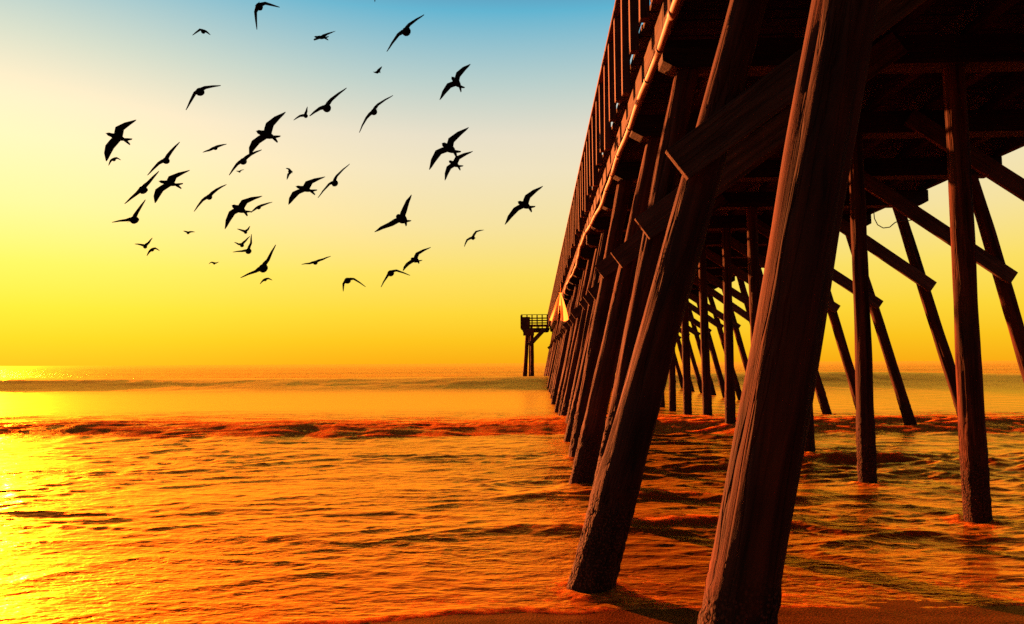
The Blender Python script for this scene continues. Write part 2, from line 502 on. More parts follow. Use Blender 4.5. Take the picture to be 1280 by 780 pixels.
def sea_fields(X, Y):
    s = shore(X)
    d = Y - s
    near = sstep(0.0, 5.0, d)
    amp = 0.28 + 0.72 * near
    c, sn = math.cos(-0.12), math.sin(-0.12)
    xr, yr = X * c - Y * sn, X * sn + Y * c
    # chop, fading out where it is finer than the sheet's own mesh
    far = lambda l: 1 - sstep(l * 45, l * 130, Y)
    wx = 0.35 * NZ[4](X / 2.1, Y / 1.7); wy = 0.35 * NZ[5](X / 2.3, Y / 1.9)

    def ridge(n): return np.clip(1 - 2.4 * np.abs(n), 0, 1) ** 1.6
    z = 0.020 * NZ[0](xr / 3.1 + wx, yr / 1.15 + wy) * far(1.1)
    z += 0.021 * (ridge(NZ[1](xr / 1.9 + wx, yr / .75 + wy)) - .3) * far(.6)
    z += 0.010 * NZ[2](xr / .72 + 2 * wx, yr / .30 + 2 * wy) * far(.3)
    z += 0.010 * (ridge(NZ[3](xr / .55 + wx, yr / .26)) - .3) * far(.22)
    z += 0.0045 * (ridge(NZ[7](xr / .26 + wx, yr / .13)) - .3) * far(.13)
    z += 0.06 * NZ[6](X / 14, Y / 4.2) * (1 - sstep(250, 600, Y)) * near
    z *= (1 - .75 * sstep(25, 29, Y) * (1 - sstep(41, 46, Y)))
    z *= 1 + .75 * NZ[5](X / 4.5 + 9, Y / 2.8)
    z *= amp * (1 + .8 * sstep(.3, 2.2, X) * (1 - sstep(14, 22, Y)))
    # long swells out to sea
    for k, (yc, a, fr, bk, ph) in enumerate([(50, .82, 3.7, 6.5, 1.), (86, .30, 4, 9, 4.), (128, .34, 5, 12, 9.),
                                             (190, .36, 7, 16, 13.), (270, .4, 9, 20, 2.)]):
        cy = yc * (1 + 0.05 * NZ[4](X / yc * 1.1 + ph, X * 0 + ph) + 0.02 * NZ[5](X / yc * 4 + ph, X * 0 + ph)) + 0.05 * X
        a2 = a * np.clip(0.95 + 0.4 * NZ[5](X / yc * 1.6 + ph, X * 0 + 3 * ph), .92 if k == 0 else .4, 1.2)
        z += a2 * wave_profile(Y - cy, fr, bk)
    # the breaker
    foam = np.zeros_like(X)
    face_glow = 0.9 * sstep(.05, .35, z) * (1 - sstep(60, 110, Y))  # mask of swell and breaker faces painted as if sun shone through
    cy = 18.9 + 1.3 * NZ[6](X / 9 + 1, X * 0 + 2) + 0.45 * NZ[7](X / 1.9, X * 0 + 5) + 0.22 * NZ[3](X / .6, X * 0 + 1) + 0.02 * X
    a2 = 0.27 * np.clip(0.9 + 0.6 * NZ[5](X / 4 + 2, X * 0 + 8), .35, 1.35)
    t = Y - cy
    z += a2 * wave_profile(t, 1.75, 3.4)
    face_glow = np.maximum(face_glow, .55 * wave_profile(t + .35, .7, 2.2))
    rough = NZ[7](X / .55, Y / .4) + .6 * NZ[3](X / .23, Y / .2)
    face = np.exp(-((t + .25) / .55) ** 2)
    leftclear = sstep(-9, -2, X)
    lump = 0.017 * rough + .013 * NZ[1](X / .19, Y / .17)
    z += lump * np.maximum(face, .5 * sstep(-.3, .3, t) * (1 - sstep(1.5, 4, t))) * (0.45 + .55 * leftclear)
    foam = np.maximum(foam, np.exp(-(np.maximum(np.abs(t + .7) - 1.0, 0) / .35) ** 2) * (0.66 + 0.06 * leftclear + .30 * NZ[4](X / 1.1, Y / .5)))
    foam = np.maximum(foam, (0.66 + .2 * NZ[0](X / .7, Y / .5)) * np.exp(-((t - .1) / .3) ** 2))
    foam = np.maximum(foam, 0.62 * sstep(-.1, .6, t) * (1 - sstep(2.5, 8, t)) * (0.75 + 0.7 * NZ[2](X / 2.5, Y / .8)))
    # little breakers nearer the sand, mainly under the pier
    for yc, a, lo, hi, ph in [(12.4, .085, 1.5, 4, 3.), (9.6, .05, -1, 3, 6.), (7.6, .035, -3, 4, 11.)]:
        cy = yc + .8 * NZ[1](X / 3.5 + ph, X * 0 + ph) + .2 * NZ[2](X / .8, X * 0 + ph)
        w = sstep(lo - 1.5, lo + 1.5, X) * np.clip(.7 + .9 * NZ[3](X / 3 + ph, X * 0 + ph), 0, 1.2)
        t = Y - cy
        z += a * w * wave_profile(t, .16, .7)
        face_glow = np.maximum(face_glow, .05 * w * wave_profile(t + .1, .2, .5))
        foam = np.maximum(foam, (.50 * np.exp(-((t - .02) / .12) ** 2)) * w)
    # foam and eddies where the piles stand
    for k in range(0, 9):
        yk = 3.20 + 2.50 * k
        for xk in ((.55 if k == 0 else .38 if k == 1 else .74), 4.55, 8.72):
            r = np.sqrt((X - xk) ** 2 + ((Y - yk) / 1.25) ** 2)
            w = np.exp(-((r - .19) / .16) ** 2)
            trail = np.exp(-((X - xk) / .22) ** 2) * sstep(.1, -.1, Y - yk) * sstep(-1.3, -.2, Y - yk)
            foam = np.maximum(foam, .55 * w); foam = np.maximum(foam, .22 * trail)
            z += .014 * np.exp(-((r - .17) / .07) ** 2) * (1 + NZ[2](X / .2, Y / .2))
    # wash running out on the sand
    lip = np.exp(-((d - .12) / .10) ** 2)
    z += 0.012 * lip * sstep(-.2, .1, d)
    foam = np.maximum(foam, .62 * np.exp(-((d - .1) / .09) ** 2))
    foam = np.maximum(foam, (.28 + .28 * NZ[6](X / .5, Y / .25)) * (1 - sstep(.15, 1.8, d)))
    # the sheet dips under the sand behind the waterline
    z = z - 0.14 * sstep(0.02, 1.2, -d) - 0.02 * sstep(-.25, 0.12, -d)
    return z, np.clip(foam, 0, 1), np.clip(face_glow, 0, 1)


def grid_mesh(name, X, Y, Z):
    nr, nc = X.shape
    me = bpy.data.meshes.new(name)
    co = np.stack([X, Y, Z], -1).reshape(-1, 3).astype(np.float32)
    idx = np.arange(nr * nc).reshape(nr, nc)
    q = np.stack([idx[:-1, :-1], idx[:-1, 1:], idx[1:, 1:], idx[1:, :-1]], -1).reshape(-1, 4)
    me.vertices.add(len(co)); me.vertices.foreach_set('co', co.ravel())
    me.loops.add(q.size); me.loops.foreach_set('vertex_index', q.ravel().astype(np.int32))
    me.polygons.add(len(q))
    me.polygons.foreach_set('loop_start', np.arange(0, q.size, 4, dtype=np.int32))
    me.polygons.foreach_set('loop_total', np.full(len(q), 4, dtype=np.int32))
    me.polygons.foreach_set('use_smooth', np.ones(len(q), dtype=bool))
    me.update(calc_edges=True)
    return me


def build_sea():
    ys = [3.4]
    while ys[-1] < 9000:
        y = ys[-1]
        step = 0.0042 * y if y < 26 else (0.0042 * y * (1 + (y - 26) / 60) if y < 300 else 0.12 * y)
        ys.append(y + step)
    ys = np.array(ys)
    u = np.linspace(-1, 1, 781)
    u = 0.95 * u + 0.75 * u ** 5
    Y, U = np.meshgrid(ys, u, indexing='ij')
    X = U * (Y + 3.0) + 0.25 * (Y + 3) * 0.25
    Z, foam, face_glow = sea_fields(X, Y)
    me = grid_mesh('sea', X, Y, Z)
    a = me.attributes.new('foam', 'FLOAT', 'POINT')
    a.data.foreach_set('value', foam.ravel().astype(np.float32))
    calm = sstep(25, 29, Y) * (1 - sstep(41, 46, Y))
    a = me.attributes.new('ripple', 'FLOAT', 'POINT')
    a.data.foreach_set('value', (1 - .75 * calm + 1.7 * sstep(46, 75, Y)).ravel().astype(np.float32))
    a = me.attributes.new('face_glow', 'FLOAT', 'POINT')
    a.data.foreach_set('value', face_glow.ravel().astype(np.float32))
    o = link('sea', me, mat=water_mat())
    tag(o, 'golden choppy sea rolling onto the beach under the pier', 'sea', kind='structure')


def build_beach():
    ys = np.concatenate([np.linspace(-70, -8, 50), np.linspace(-7.5, 2.5, 60), np.linspace(2.55, 8, 130), np.linspace(8.3, 95, 80)])
    xs = np.concatenate([np.linspace(-110, -9, 50), np.linspace(-8.8, 9, 260), np.linspace(9.4, 110, 50)])
    Y, X = np.meshgrid(ys, xs, indexing='ij')
    Z = sand_z(X, Y) + 0.004 * NZ[5](X / .18, Y / .14) * sstep(-4, 1, Y)
    o = link('beach', grid_mesh('beach', X, Y, Z), mat=sand_mat())
    tag(o, 'wet brown sand at the edge of the sea', 'beach', kind='structure')


build_sea()
build_beach()

# ------------------------------------------------------------------ the pier
BAY = 2.50
FIRST = 3.20
CAP_B, CAP_T = 4.82, 5.13          # cap beams
STR_T = 5.41                       # stringers
DECK_T = 5.47
XL, XR = 1.36, 7.96                # cap ends
XC = 4.52                          # centre row of piles
bents = list(range(-2, 31))
bent_y = lambda k: FIRST + BAY * k
Y_END = bent_y(bents[-1])

pier = empty('wooden_pier', (XC, Y_END, 0))
tag(pier, 'long weathered timber fishing pier on raked piles running out to sea', 'pier')
PO = Matrix.Translation((-XC, -Y_END, 0))


def pile_mesh(seed, rb=0.152, rt=0.122, length=7.0, seg=40, rings=170):
    n = NZ[seed % 8]
    vs_, fs = [], []
    ph = seed * 13.7
    for i in range(rings + 1):
        t = i / rings
        z = t * length
        r0 = rb + (rt - rb) * t
        cx = 0.016 * n(np.array([t * 2.2 + ph]), np.array([1.5]))[0]
        cy = 0.016 * n(np.array([t * 2.2 + ph]), np.array([7.5]))[0]
        a = np.arange(seg) / seg * 2 * np.pi
        ang = np.arange(seg) * 0.0 + a
        wet = 1 - float(sstep(2.45, 2.95, np.array(z + .25 * n(np.array([ph]), np.array([z * 2.]))[0])))
        grain = NZ[(seed + 2) % 8](np.cos(a) * 5 + ph, np.sin(a) * 5 + z * .35)
        split = NZ[(seed + 4) % 8](np.cos(a) * 2.2 + ph * 2, np.sin(a) * 2.2 + z * .16)
        barn = NZ[(seed + 3) % 8](ang * 9.5, np.full(seg, z * 22.0)) + .7 * NZ[(seed + 5) % 8](ang * 4, np.full(seg, z * 9.0))
        kn = max(0, n(np.array([z * 1.6 + ph]), np.array([3.3]))[0] - .25)
        knot = kn * np.exp(-(((ang - ph) % 6.283 - 3.14) / .5) ** 2)
        rr = r0 * (1 + 0.07 * n(np.cos(a) * 1.3 + ph, z * 1.1 + np.sin(a) * 1.3 + 5)
                   + 0.045 * grain - 0.13 * np.exp(-(split / .05) ** 2) * (1 - wet)
                   + .22 * knot + wet * (.05 + .075 * barn))
        for k in range(seg):
            vs_.append((cx + rr[k] * math.cos(a[k]), cy + rr[k] * math.sin(a[k]), z))
    for i in range(rings):
        for k in range(seg):
            k2 = (k + 1) % seg
            fs.append((i * seg + k, i * seg + k2, (i + 1) * seg + k2, (i + 1) * seg + k))
    fs.append(tuple(range(seg - 1, -1, -1)))
    fs.append(tuple(rings * seg + k for k in range(seg)))
    me = bpy.data.meshes.new('pile')
    me.from_pydata(vs_, [], fs)
    smooth(me)
    me.polygons[-1].use_smooth = me.polygons[-2].use_smooth = False
    me.materials.append(M_PILE)
    return me


PILES = [pile_mesh(s) for s in range(1, 8)]


def place_pile(bot, top, var, rscale=1.0, name='pile'):
    """pile whose axis passes through bot and top; the foot goes on into the sea bed"""
    b, t = Vector(bot), Vector(top)
    ax = (t - b).normalized()
    foot = b - ax * ((b.z + 1.6) / ax.z)
    length = (t - foot).length
    q = ax.to_track_quat('Z', 'Y')
    spin = Quaternion((0, 0, 1), var * 1.7)
    mtx = Matrix.LocRotScale(foot, q @ spin, (rscale, rscale, length / 7.0))
    return link(name, PILES[var % len(PILES)], pier, matrix=PO @ mtx)


_box_cache = {}


def timber_mesh(name, l, w, h, mat, chamfer=0.0, bev=0.006):
    """a sawn timber along local X with eased edges; chamfer cuts the lower end corners"""
    key = (name, round(l, 3), round(w, 3), round(h, 3), mat.name, chamfer)
    if key in _box_cache:
        return _box_cache[key]
    bm = bmesh.new()
    x, y, z = l / 2, w / 2, h / 2
    if chamfer:
        prof = [(-x, z), (-x, -z + chamfer * .8), (-x + chamfer * 1.5, -z), (x - chamfer * 1.5, -z), (x, -z + chamfer * .8), (x, z)]
    else:
        prof = [(-x, z), (-x, -z), (x, -z), (x, z)]
    f = [bm.verts.new((p[0], -y, p[1])) for p in prof]
    b = [bm.verts.new((p[0], y, p[1])) for p in prof]
    bm.faces.new(f); bm.faces.new(b[::-1])
    n = len(prof)
    for i in range(n):
        j = (i + 1) % n
        bm.faces.new((f[j], f[i], b[i], b[j]))
    bmesh.ops.recalc_face_normals(bm, faces=bm.faces)
    if bev:
        bmesh.ops.bevel(bm, geom=bm.edges[:], offset=min(bev, w * .2, h * .2), segments=1, affect='EDGES')
    me = bpy.data.meshes.new(name)
    bm.to_mesh(me); bm.free()
    me.materials.append(mat)
    _box_cache[key] = me
    return me


def timber(name, a, b, w, h, mat=M_PLANK, up=(0, 0, 1), parent=None, base=None, chamfer=0.0, quant=None):
    """timber from a to b; w across, h along 'up'"""
    a, b = Vector(a), Vector(b)
    x = (b - a).normalized()
    u = Vector(up)
    y = u.cross(x).normalized()
    z = x.cross(y)
    rot = Matrix((x, y, z)).transposed().to_4x4()
    me = timber_mesh(name, (b - a).length, w, h, mat, chamfer)
    mtx = Matrix.Translation((a + b) / 2) @ rot
    if parent is None:
        return link(name, me, pier, matrix=PO @ mtx)
    return link(name, me, parent, matrix=parent.matrix_local.inverted() @ PO @ mtx)


def bolt_mesh():
    bm = bmesh.new()
    bmesh.ops.create_cone(bm, cap_ends=True, segments=10, radius1=0.034, radius2=0.034, depth=0.008)
    r = bmesh.ops.create_cone(bm, cap_ends=True, segments=6, radius1=0.019, radius2=0.016, depth=0.026)
    bmesh.ops.translate(bm, verts=r['verts'], vec=(0, 0, 0.016))
    me = bpy.data.meshes.new('bolt')
    bm.to_mesh(me); bm.free()
    me.materials.append(M_IRON)
    return me


BOLT = bolt_mesh()


def bolt(parent, pos, normal):
    q = Vector(normal).to_track_quat('Z', 'Y')
    return link('bolt', BOLT, parent, matrix=parent.matrix_local.inverted() @ PO @ Matrix.LocRotScale(Vector(pos), q, (1, 1, 1)))


def line_x(p, q, z):
    """point on the line p-q at height z"""
    t = (z - p.z) / (q.z - p.z)
    return p + (q - p) * t


# centre lines of the near seaward-left piles, read off the photograph
LEFT = {0: ((920, 780), (1057, 0)), 1: ((737, 742), (934, 0)), 2: ((774, 531), (803, 380)),
        3: ((729, 592), (775, 380)), 4: ((723, 565), (755, 380))}
for k in bents:
    Y = bent_y(k)
    jit = lambda s=0.06: random.uniform(-s, s)
    if k in LEFT:
        p, q = (at(*e, Y) for e in LEFT[k])
    else:
        p = Vector((0.74 + jit(.07), Y, 0)); q = Vector((1.74 + jit(.07), Y + jit(), 4.7))
    bot, top = line_x(p, q, 0), line_x(p, q, CAP_B + .02)
    place_pile(bot, top, k + 2, (1.0, 1.10, 1.05, 1.05, 1.0)[k % 5])
    # centre pile
    p = Vector((XC + .03 + jit(.05), Y, 0)); q = Vector((XC + jit(.05), Y, CAP_B + .02))
    cp = place_pile(p, q, k + 5, (.80, .84, .86)[k % 3])
    if 1 < k < 9:
        for zb in (4.73, 4.54):
            bolt(cp, (q.x - .103, Y - .02, zb), (-1, -.2, 0))
    # raked pile on the far side
    p = Vector((8.72 + jit(.06), Y, 0)); q = Vector((7.46 + jit(.05), Y + jit(), CAP_B + .02))
    place_pile(p, q, k + 3, (.84, .90, .86)[k % 3])
    rx = lambda z: p.x + (q.x - p.x) * z / (CAP_B + .02)
    # cap beam
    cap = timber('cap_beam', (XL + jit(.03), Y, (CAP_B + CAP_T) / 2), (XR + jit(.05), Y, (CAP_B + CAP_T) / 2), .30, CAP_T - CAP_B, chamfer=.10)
    # diagonal braces bolted to the camera side of the raked piles
    yb = Y - .185
    zl = 3.22 + jit(.10)
    lx = line_x(bot, top, zl).x
    if k >= 1:
        a = Vector((lx - .24 + jit(.04), yb, zl - .12)); s = .74 + jit(.03)
        b = Vector((a.x + (CAP_T - .1 - a.z) / s, yb, CAP_T - .1))
        br = timber('brace', a, b, .075, .27, M_BRACE)
        if k < 9:
            dirv = (b - a).normalized(); nv = Vector((-dirv.z, 0, dirv.x))
            for off, sd in ((.20, .05), (.33, -.05)):
                bolt(br, a + dirv * off + nv * sd + Vector((0, -.040, 0)), (0, -1, 0))
        z2 = 3.15 + jit(.10)
        a = Vector((rx(z2) + .12, yb, z2 - .10)); s = .70 + jit(.04)
        b = Vector((a.x - (CAP_T - .1 - a.z) / s, yb, CAP_T - .1))
        br = timber('brace', a, b, .075, .24, M_BRACE)
        if k < 9:
            dirv = (b - a).normalized(); nv = Vector((dirv.z, 0, -dirv.x))
            for off, sd in ((.26, .05), (.40, -.05)):
                bolt(br, a + dirv * off + nv * sd + Vector((0, -.040, 0)), (0, -1, 0))

# stringers, two bays each, on top of the caps
y0, y1 = bent_y(bents[0]) - .4, Y_END + .4
for i, x in enumerate(np.linspace(XL + .04, XR - .04, 9)):
    yy = y0
    while yy < y1 - .5:
        e = min(yy + 2 * BAY, y1)
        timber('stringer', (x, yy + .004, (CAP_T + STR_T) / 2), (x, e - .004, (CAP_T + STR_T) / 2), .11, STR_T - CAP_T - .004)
        yy = e

# deck planks: the nearest 300 one by one, the rest as one part
PW, GAP = .196, .012
n_plank = int((y1 - y0) / (PW + GAP))
rest = []
for i in range(n_plank):
    y = y0 + (i + .5) * (PW + GAP)
    ln = (XL - .12 - random.choice((0, .012, .025)), XR + .16)
    zc = (STR_T + DECK_T) / 2 + random.choice((0, .002, .004))
    if i < 300:
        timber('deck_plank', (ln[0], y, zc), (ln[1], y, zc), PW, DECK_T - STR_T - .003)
    else:
        rest.append((ln, y, zc))
vs_, fs = [], []
for (a, b), y, zc in rest:
    o = len(vs_)
    for dx in (a, b):
        for dy in (-PW / 2, PW / 2):
            for dz in (-.028, .028):
                vs_.append((dx, y + dy, zc + dz))
    fs += [tuple(o + i for i in f) for f in ((0, 1, 3, 2), (4, 6, 7, 5), (0, 4, 5, 1), (2, 3, 7, 6), (0, 2, 6, 4), (1, 5, 7, 3))]
me = bpy.data.meshes.new('far_deck_planks')
me.from_pydata(vs_, [], fs); me.materials.append(M_PLANK)
tag(link('far_deck_planks', me, pier, matrix=PO), kind='stuff')

# railings
RAIL_T = 6.47


def railing(x, side, y0, y1, posts_per_bay, boards):
    """side -1: posts stand outside the deck edge on the left"""
    xp = x + side * .075
    n = int((y1 - y0) / (BAY / posts_per_bay))
    for i in range(n + 1):
        y = y0 + i * BAY / posts_per_bay
        drop = .30 if i % posts_per_bay == 0 and side < 0 else .10
        timber('rail_post', (xp, y, STR_T - .06 - drop), (xp + side * random.uniform(-.008, .012), y, RAIL_T - .05),
               .13, .10, M_RAIL, up=(1, 0, 0))
    yy = y0
    while yy < y1 - .4:
        e = min(yy + 2 * BAY, y1)
        for z in boards:
            timber('rail_board', (x - side * .002, yy + .004, z), (x - side * .002, e - .004, z), .038, .14, M_RAIL)
        timber('handrail', (xp - side * .02, yy + .003, RAIL_T - .025), (xp - side * .02, e - .003, RAIL_T - .025), .20, .045, M_RAIL)
        yy = e


railing(1.235, -1, bent_y(0) - 1.2, Y_END - 2.6, 3, (5.68, 5.92, 6.15, 6.34))
railing(XR + .16, 1, bent_y(2), Y_END, 1, (5.86, 6.25))

# ------------------------------------------------------------------ the T-shaped head at the seaward end
HY0, HY1, HX = Y_END - 2.45, Y_END + 1.2, -1.45
for j, (xb, xt, hy, rs) in enumerate(((-1.22, -.92, HY0, 1.5), (-.7, -.66, HY1 - .2, 1.2), (-.46, -.46, HY0, 1.3))):
    place_pile((xb, hy, 0), (xt, hy, CAP_B + .02), j + 1, rs)
for hy in (HY0, HY1 - .2):
    timber('cap_beam', (HX, hy, (CAP_B + CAP_T) / 2), (XL - .08, hy, (CAP_B + CAP_T) / 2), .3, CAP_T - CAP_B, chamfer=.1)
    timber('brace', (-.75, hy - .26, 3.45), (.75, hy - .26, CAP_B + .2), .09, .34, M_BRACE)
for x in np.linspace(HX + .08, XL - .35, 4):
    timber('stringer', (x, HY0 - .3, (CAP_T + STR_T) / 2), (x, HY1, (CAP_T + STR_T) / 2), .11, STR_T - CAP_T - .004)
for i in range(int((HY1 - HY0 + .3) / (PW + GAP))):
    y = HY0 - .3 + (i + .5) * (PW + GAP)
    timber('deck_plank', (HX - .05, y, (STR_T + DECK_T) / 2), (XL - .18, y, (STR_T + DECK_T) / 2), PW, DECK_T - STR_T - .003)
for i in range(6):
    x = HX + (XL - .3 - HX) * i / 5
    timber('rail_post', (x, HY0 - .36, STR_T - .3), (x, HY0 - .36, RAIL_T - .05), .12, .12, M_RAIL, up=(0, 1, 0))
for z in (5.62, 5.86, 6.10):
    timber('rail_board', (HX, HY0 - .28, z), (XL - .3, HY0 - .28, z), .04, .12, M_RAIL)
timber('handrail', (HX - .1, HY0 - .34, RAIL_T - .025), (XL - .25, HY0 - .34, RAIL_T - .025), .2, .05, M_RAIL)
for i in range(4):
    y = HY0 + .1 + (HY1 - HY0 - .2) * i / 3
    timber('rail_post', (HX - .11, y, STR_T - .3), (HX - .11, y, RAIL_T - .05), .12, .10, M_RAIL, up=(1, 0, 0))
for z in (5.62, 5.86, 6.10):
    timber('rail_board', (HX - .03, HY0 - .24, z), (HX - .03, HY1, z), .04, .12, M_RAIL)
# a solid windbreak at the outer corner
timber('windbreak_panel', (HX + .05, HY0 - .46, 5.66), (HX + .8, HY0 - .46, 5.66), .05, 1.12, M_RAIL)
timber('windbreak_panel', (HX + .12, HY0 - .52, 4.72), (HX + 1.2, HY0 - .52, 4.72), .05, .72, M_RAIL)


# ------------------------------------------------------------------ pipe along the edge, tubes and cords
def tube_mesh(name, pts, r, mat, seg=12, flat_caps=True):
    pts = [Vector(p) for p in pts]
    vs_, fs = [], []
    prev = None
    for i, p in enumerate(pts):
        t = (pts[min(i + 1, len(pts) - 1)] - pts[max(i - 1, 0)]).normalized()
        u = prev if prev is not None else (Vector((0, 0, 1)) if abs(t.z) < .9 else Vector((1, 0, 0)))
        u = (u - t * u.dot(t)).normalized()
        v = t.cross(u)
        prev = u
        for k in range(seg):
            a = 2 * math.pi * k / seg
            vs_.append(p + (u * math.cos(a) + v * math.sin(a)) * r)
    for i in range(len(pts) - 1):
        for k in range(seg):
            k2 = (k + 1) % seg
            fs.append((i * seg + k, i * seg + k2, (i + 1) * seg + k2, (i + 1) * seg + k))
    fs.append(tuple(range(seg - 1, -1, -1)))
    fs.append(tuple((len(pts) - 1) * seg + k for k in range(seg)))
    me = bpy.data.meshes.new(name)
    me.from_pydata([tuple(v) for v in vs_], [], fs)
    smooth(me)
    me.materials.append(mat)
    return me


PX, PZ, P_END = 1.285, 4.855, 34.6
pipe_pts = []
for y in np.arange(0.5, P_END + .3, .6):
    w = sstep(11, 16, np.array(y)) * 0.05
    pipe_pts.append((PX + float(w) * math.sin(y * .55) + .006 * math.sin(y * 2.6), y, PZ + .03 * math.sin(y * .35) - .012 * math.sin(y * 2.565)))
pipe = link('drain_pipe', tube_mesh('drain_pipe', pipe_pts, .036, M_PIPE, 14), pier, matrix=PO)
clamp = tube_mesh('pipe_clamp', [(0, -.022, 0), (0, .022, 0)], .043, M_CLAMP, 14)
ring = tube_mesh('pipe_coupling', [(0, -.06, 0), (0, .06, 0)], .0415, M_PIPE, 14)


def pipe_at(y):
    f = (y - .5) / .6
    i = max(0, min(len(pipe_pts) - 2, int(f)))
    return Vector(pipe_pts[i]).lerp(Vector(pipe_pts[i + 1]), f - i)


for y in (6.0, 7.66, 8.5, 10.2, 12.7, 13.9, 16.3, 18.6, 21, 23.5, 26, 28.4, 31, 33.4):
    link('pipe_clamp', clamp, pipe, matrix=Matrix.Translation(pipe_at(y)))
for y in (6.9, 11.6, 17.4, 23, 29):
    link('pipe_coupling', ring, pipe, matrix=Matrix.Translation(pipe_at(y)))

# electric cord looped under the far edge of the deck
c0 = [at(x, y, 15.1) for x, y in ((1092, 262), (1093, 273), (1097, 281), (1104, 285), (1112, 284), (1119, 278), (1126, 276), (1134, 276), (1145, 274), (1151, 269), (1152, 263))]
pts = []
for i in range(len(c0) - 1):
    for s in range(4):
        pts.append(c0[i].lerp(c0[i + 1], s / 4))
pts.append(c0[-1])
link('hanging_cord', tube_mesh('hanging_cord', pts, .010, M_CORD, 6), pier, matrix=PO)


# ------------------------------------------------------------------ triangular canvas hung at the pipe's end
def build_canvas():
    Yc = 34.9
    root = empty('hanging_canvas', at(697, 403, Yc))
    tag(root, 'bright orange triangular canvas hung from the pier edge where the pale pipe ends', 'canvas sheet')
    apex = at(700.5, 366, Yc) - root.location
    bl, br_ = at(687, 400, Yc) - root.location, at(712, 401, Yc) - root.location
    n = 22
    vs_, fs, rows = [], [], []
    for i in range(n + 1):
        t = i / n
        w = t ** .8
        l, r_ = apex.lerp(bl, t), apex.lerp(br_, t)
        mid = apex.lerp((bl + br_) / 2, t)
        row = []
        for j in range(n + 1):
            s = j / n
            p = (mid + (l - mid) * (w / max(t, 1e-3)) * (1 - 2 * s)) if s < .5 else (mid + (r_ - mid) * (w / max(t, 1e-3)) * (2 * s - 1))
            if t == 0: p = apex + Vector(((s - .5) * .16, 0, 0))
            fold = .10 * t * math.sin(s * 15) - .30 * t * math.sin(s * math.pi) + .05 * t * math.sin(s * 31 + t * 4)
            row.append(len(vs_))
            vs_.append(tuple(p + Vector((0, fold, -.05 * t * abs(math.sin(s * 11))))))
        rows.append(row)
    for i in range(n):
        for j in range(n):
            s, t = (j + .5) / n, (i + .5) / n
            if abs(s - .47) < .055 and t > .45:
                continue                      # the dark slit up the middle
            fs.append((rows[i][j], rows[i][j + 1], rows[i + 1][j + 1], rows[i + 1][j]))
    me = bpy.data.meshes.new('canvas_sheet')
    me.from_pydata(vs_, [], fs)
    smooth(me)
    o = link('canvas_sheet', me, root, M_CANVAS)
    top = at(708, 300, Yc - .3) - root.location
    link('rope', tube_mesh('rope', [tuple(apex), tuple(apex.lerp(Vector((apex.x + .06, apex.y, 4.95 - root.location.z + .9)), .5)), (apex.x + .08, apex.y + .1, 4.95 - root.location.z + 1.2)], .016, M_CANVAS, 6), root)


build_canvas()

# ------------------------------------------------------------------ birds
# px of: body centre, wing tip/wrist on the upper or right side, wrist/tip on the other side,
# head-to-tail vector as it shows, label
B = []


def bird(body, w1, t1, w2, t2, axis, label, fat=1.0):
    B.append((body, w1, t1, w2, t2, axis, label, fat))


bird((147, 171.5), (151, 161), (170, 149.6), (138.5, 184), (132.5, 201.5), (20, 6), 'large broad-winged bird with a forked tail, leftmost of the flock', 1.1)
bird((142.5, 199.8), (146, 198), (151, 200.2), (139, 201), (135.8, 207), (3, 2), 'tiny bird with drooped wings just below the leftmost large bird')
bird((207.5, 200.8), (214, 189), (224.8, 177.5), (198, 204.4), (184.4, 219.2), (6, 2), 'round-bodied bird gliding steeply tilted, just right of the leftmost large bird')
bird((178.3, 237.5), (184.8, 229), (198.8, 214), (171, 242), (156, 254.8), (1, 2), 'ball-bodied bird with long thin tilted wings above the one with a raised V wing', 1.1)
bird((212, 229.2), (217, 221.7), (237, 212.6), (200.5, 238), (193.5, 253.8), (20, 3), 'large broad-winged bird left of centre in the left half of the flock, wings arched')
bird((167.5, 275), (171, 265.5), (182, 249.6), (157, 276.2), (140.2, 278), (1, 2), 'bird with one wing raised and one level, near the flock left edge', 1.1)
bird((261.5, 246.4), (271, 237.3), (283.3, 230.6), (253, 250.8), (242.5, 264.6), (5, 3), 'thin-winged bird gliding on a tilt alone in the middle of the left cluster')
bird((249.8, 114.8), (256, 109.8), (276, 107), (243.3, 116.5), (232.6, 137.6), (1, 2), 'ball-bodied bird with one wing drooping and one level, upper left of the flock', 1.15)
bird((333.5, 168.5), (338.6, 156), (356.7, 139.9), (321, 178), (311.5, 194), (19, 4), 'largest dark bird at the centre of the left half, wing touching the bird below', 1.1)
bird((304, 201.8), (313.3, 193.4), (327.3, 187.3), (296.3, 205.7), (286.4, 219.2), (2, 2), 'slim bird directly under the largest dark bird, its wing tip meeting it')
bird((269.3, 185.2), (275, 182.4), (283.4, 180.2), (262, 188), (253.4, 190.5), (5, 1), 'small bird flying level with thick short wings left of the largest dark bird')
bird((299.6, 214.8), (302, 213), (305.2, 212), (297.5, 214.2), (295.2, 213.6), (4, 0), 'tiny bird under the slim bird left of centre')
bird((363, 214.6), (361, 211.4), (357.3, 210.4), (360.5, 218), (358.5, 224.6), (7, 2), 'small compact bird with folded wings right of the largest dark bird', 1.2)
bird((323.9, 8.2), (331, 4), (349.6, 9.2), (319.6, 14.5), (321.3, 37), (3, 3), 'bird with one wing hanging straight down at the top of the sky', 1.1)
bird((254, 39.6), (257, 39.4), (263, 43.8), (250, 37.2), (240.6, 44.2), (4, 2), 'small bird with drooped wings at the upper left of the sky')
bird((401, 46.8), (407, 43.5), (419.4, 38.6), (397, 48.4), (392.6, 50.6), (19, 2), 'small bird seen from the side with one wing raised near the top centre')
bird((382.3, 145), (383.6, 139), (384.4, 133.4), (375, 145.4), (367, 150.4), (3, 3), 'small bird with a short raised wing touching the wing tip of a larger neighbour')
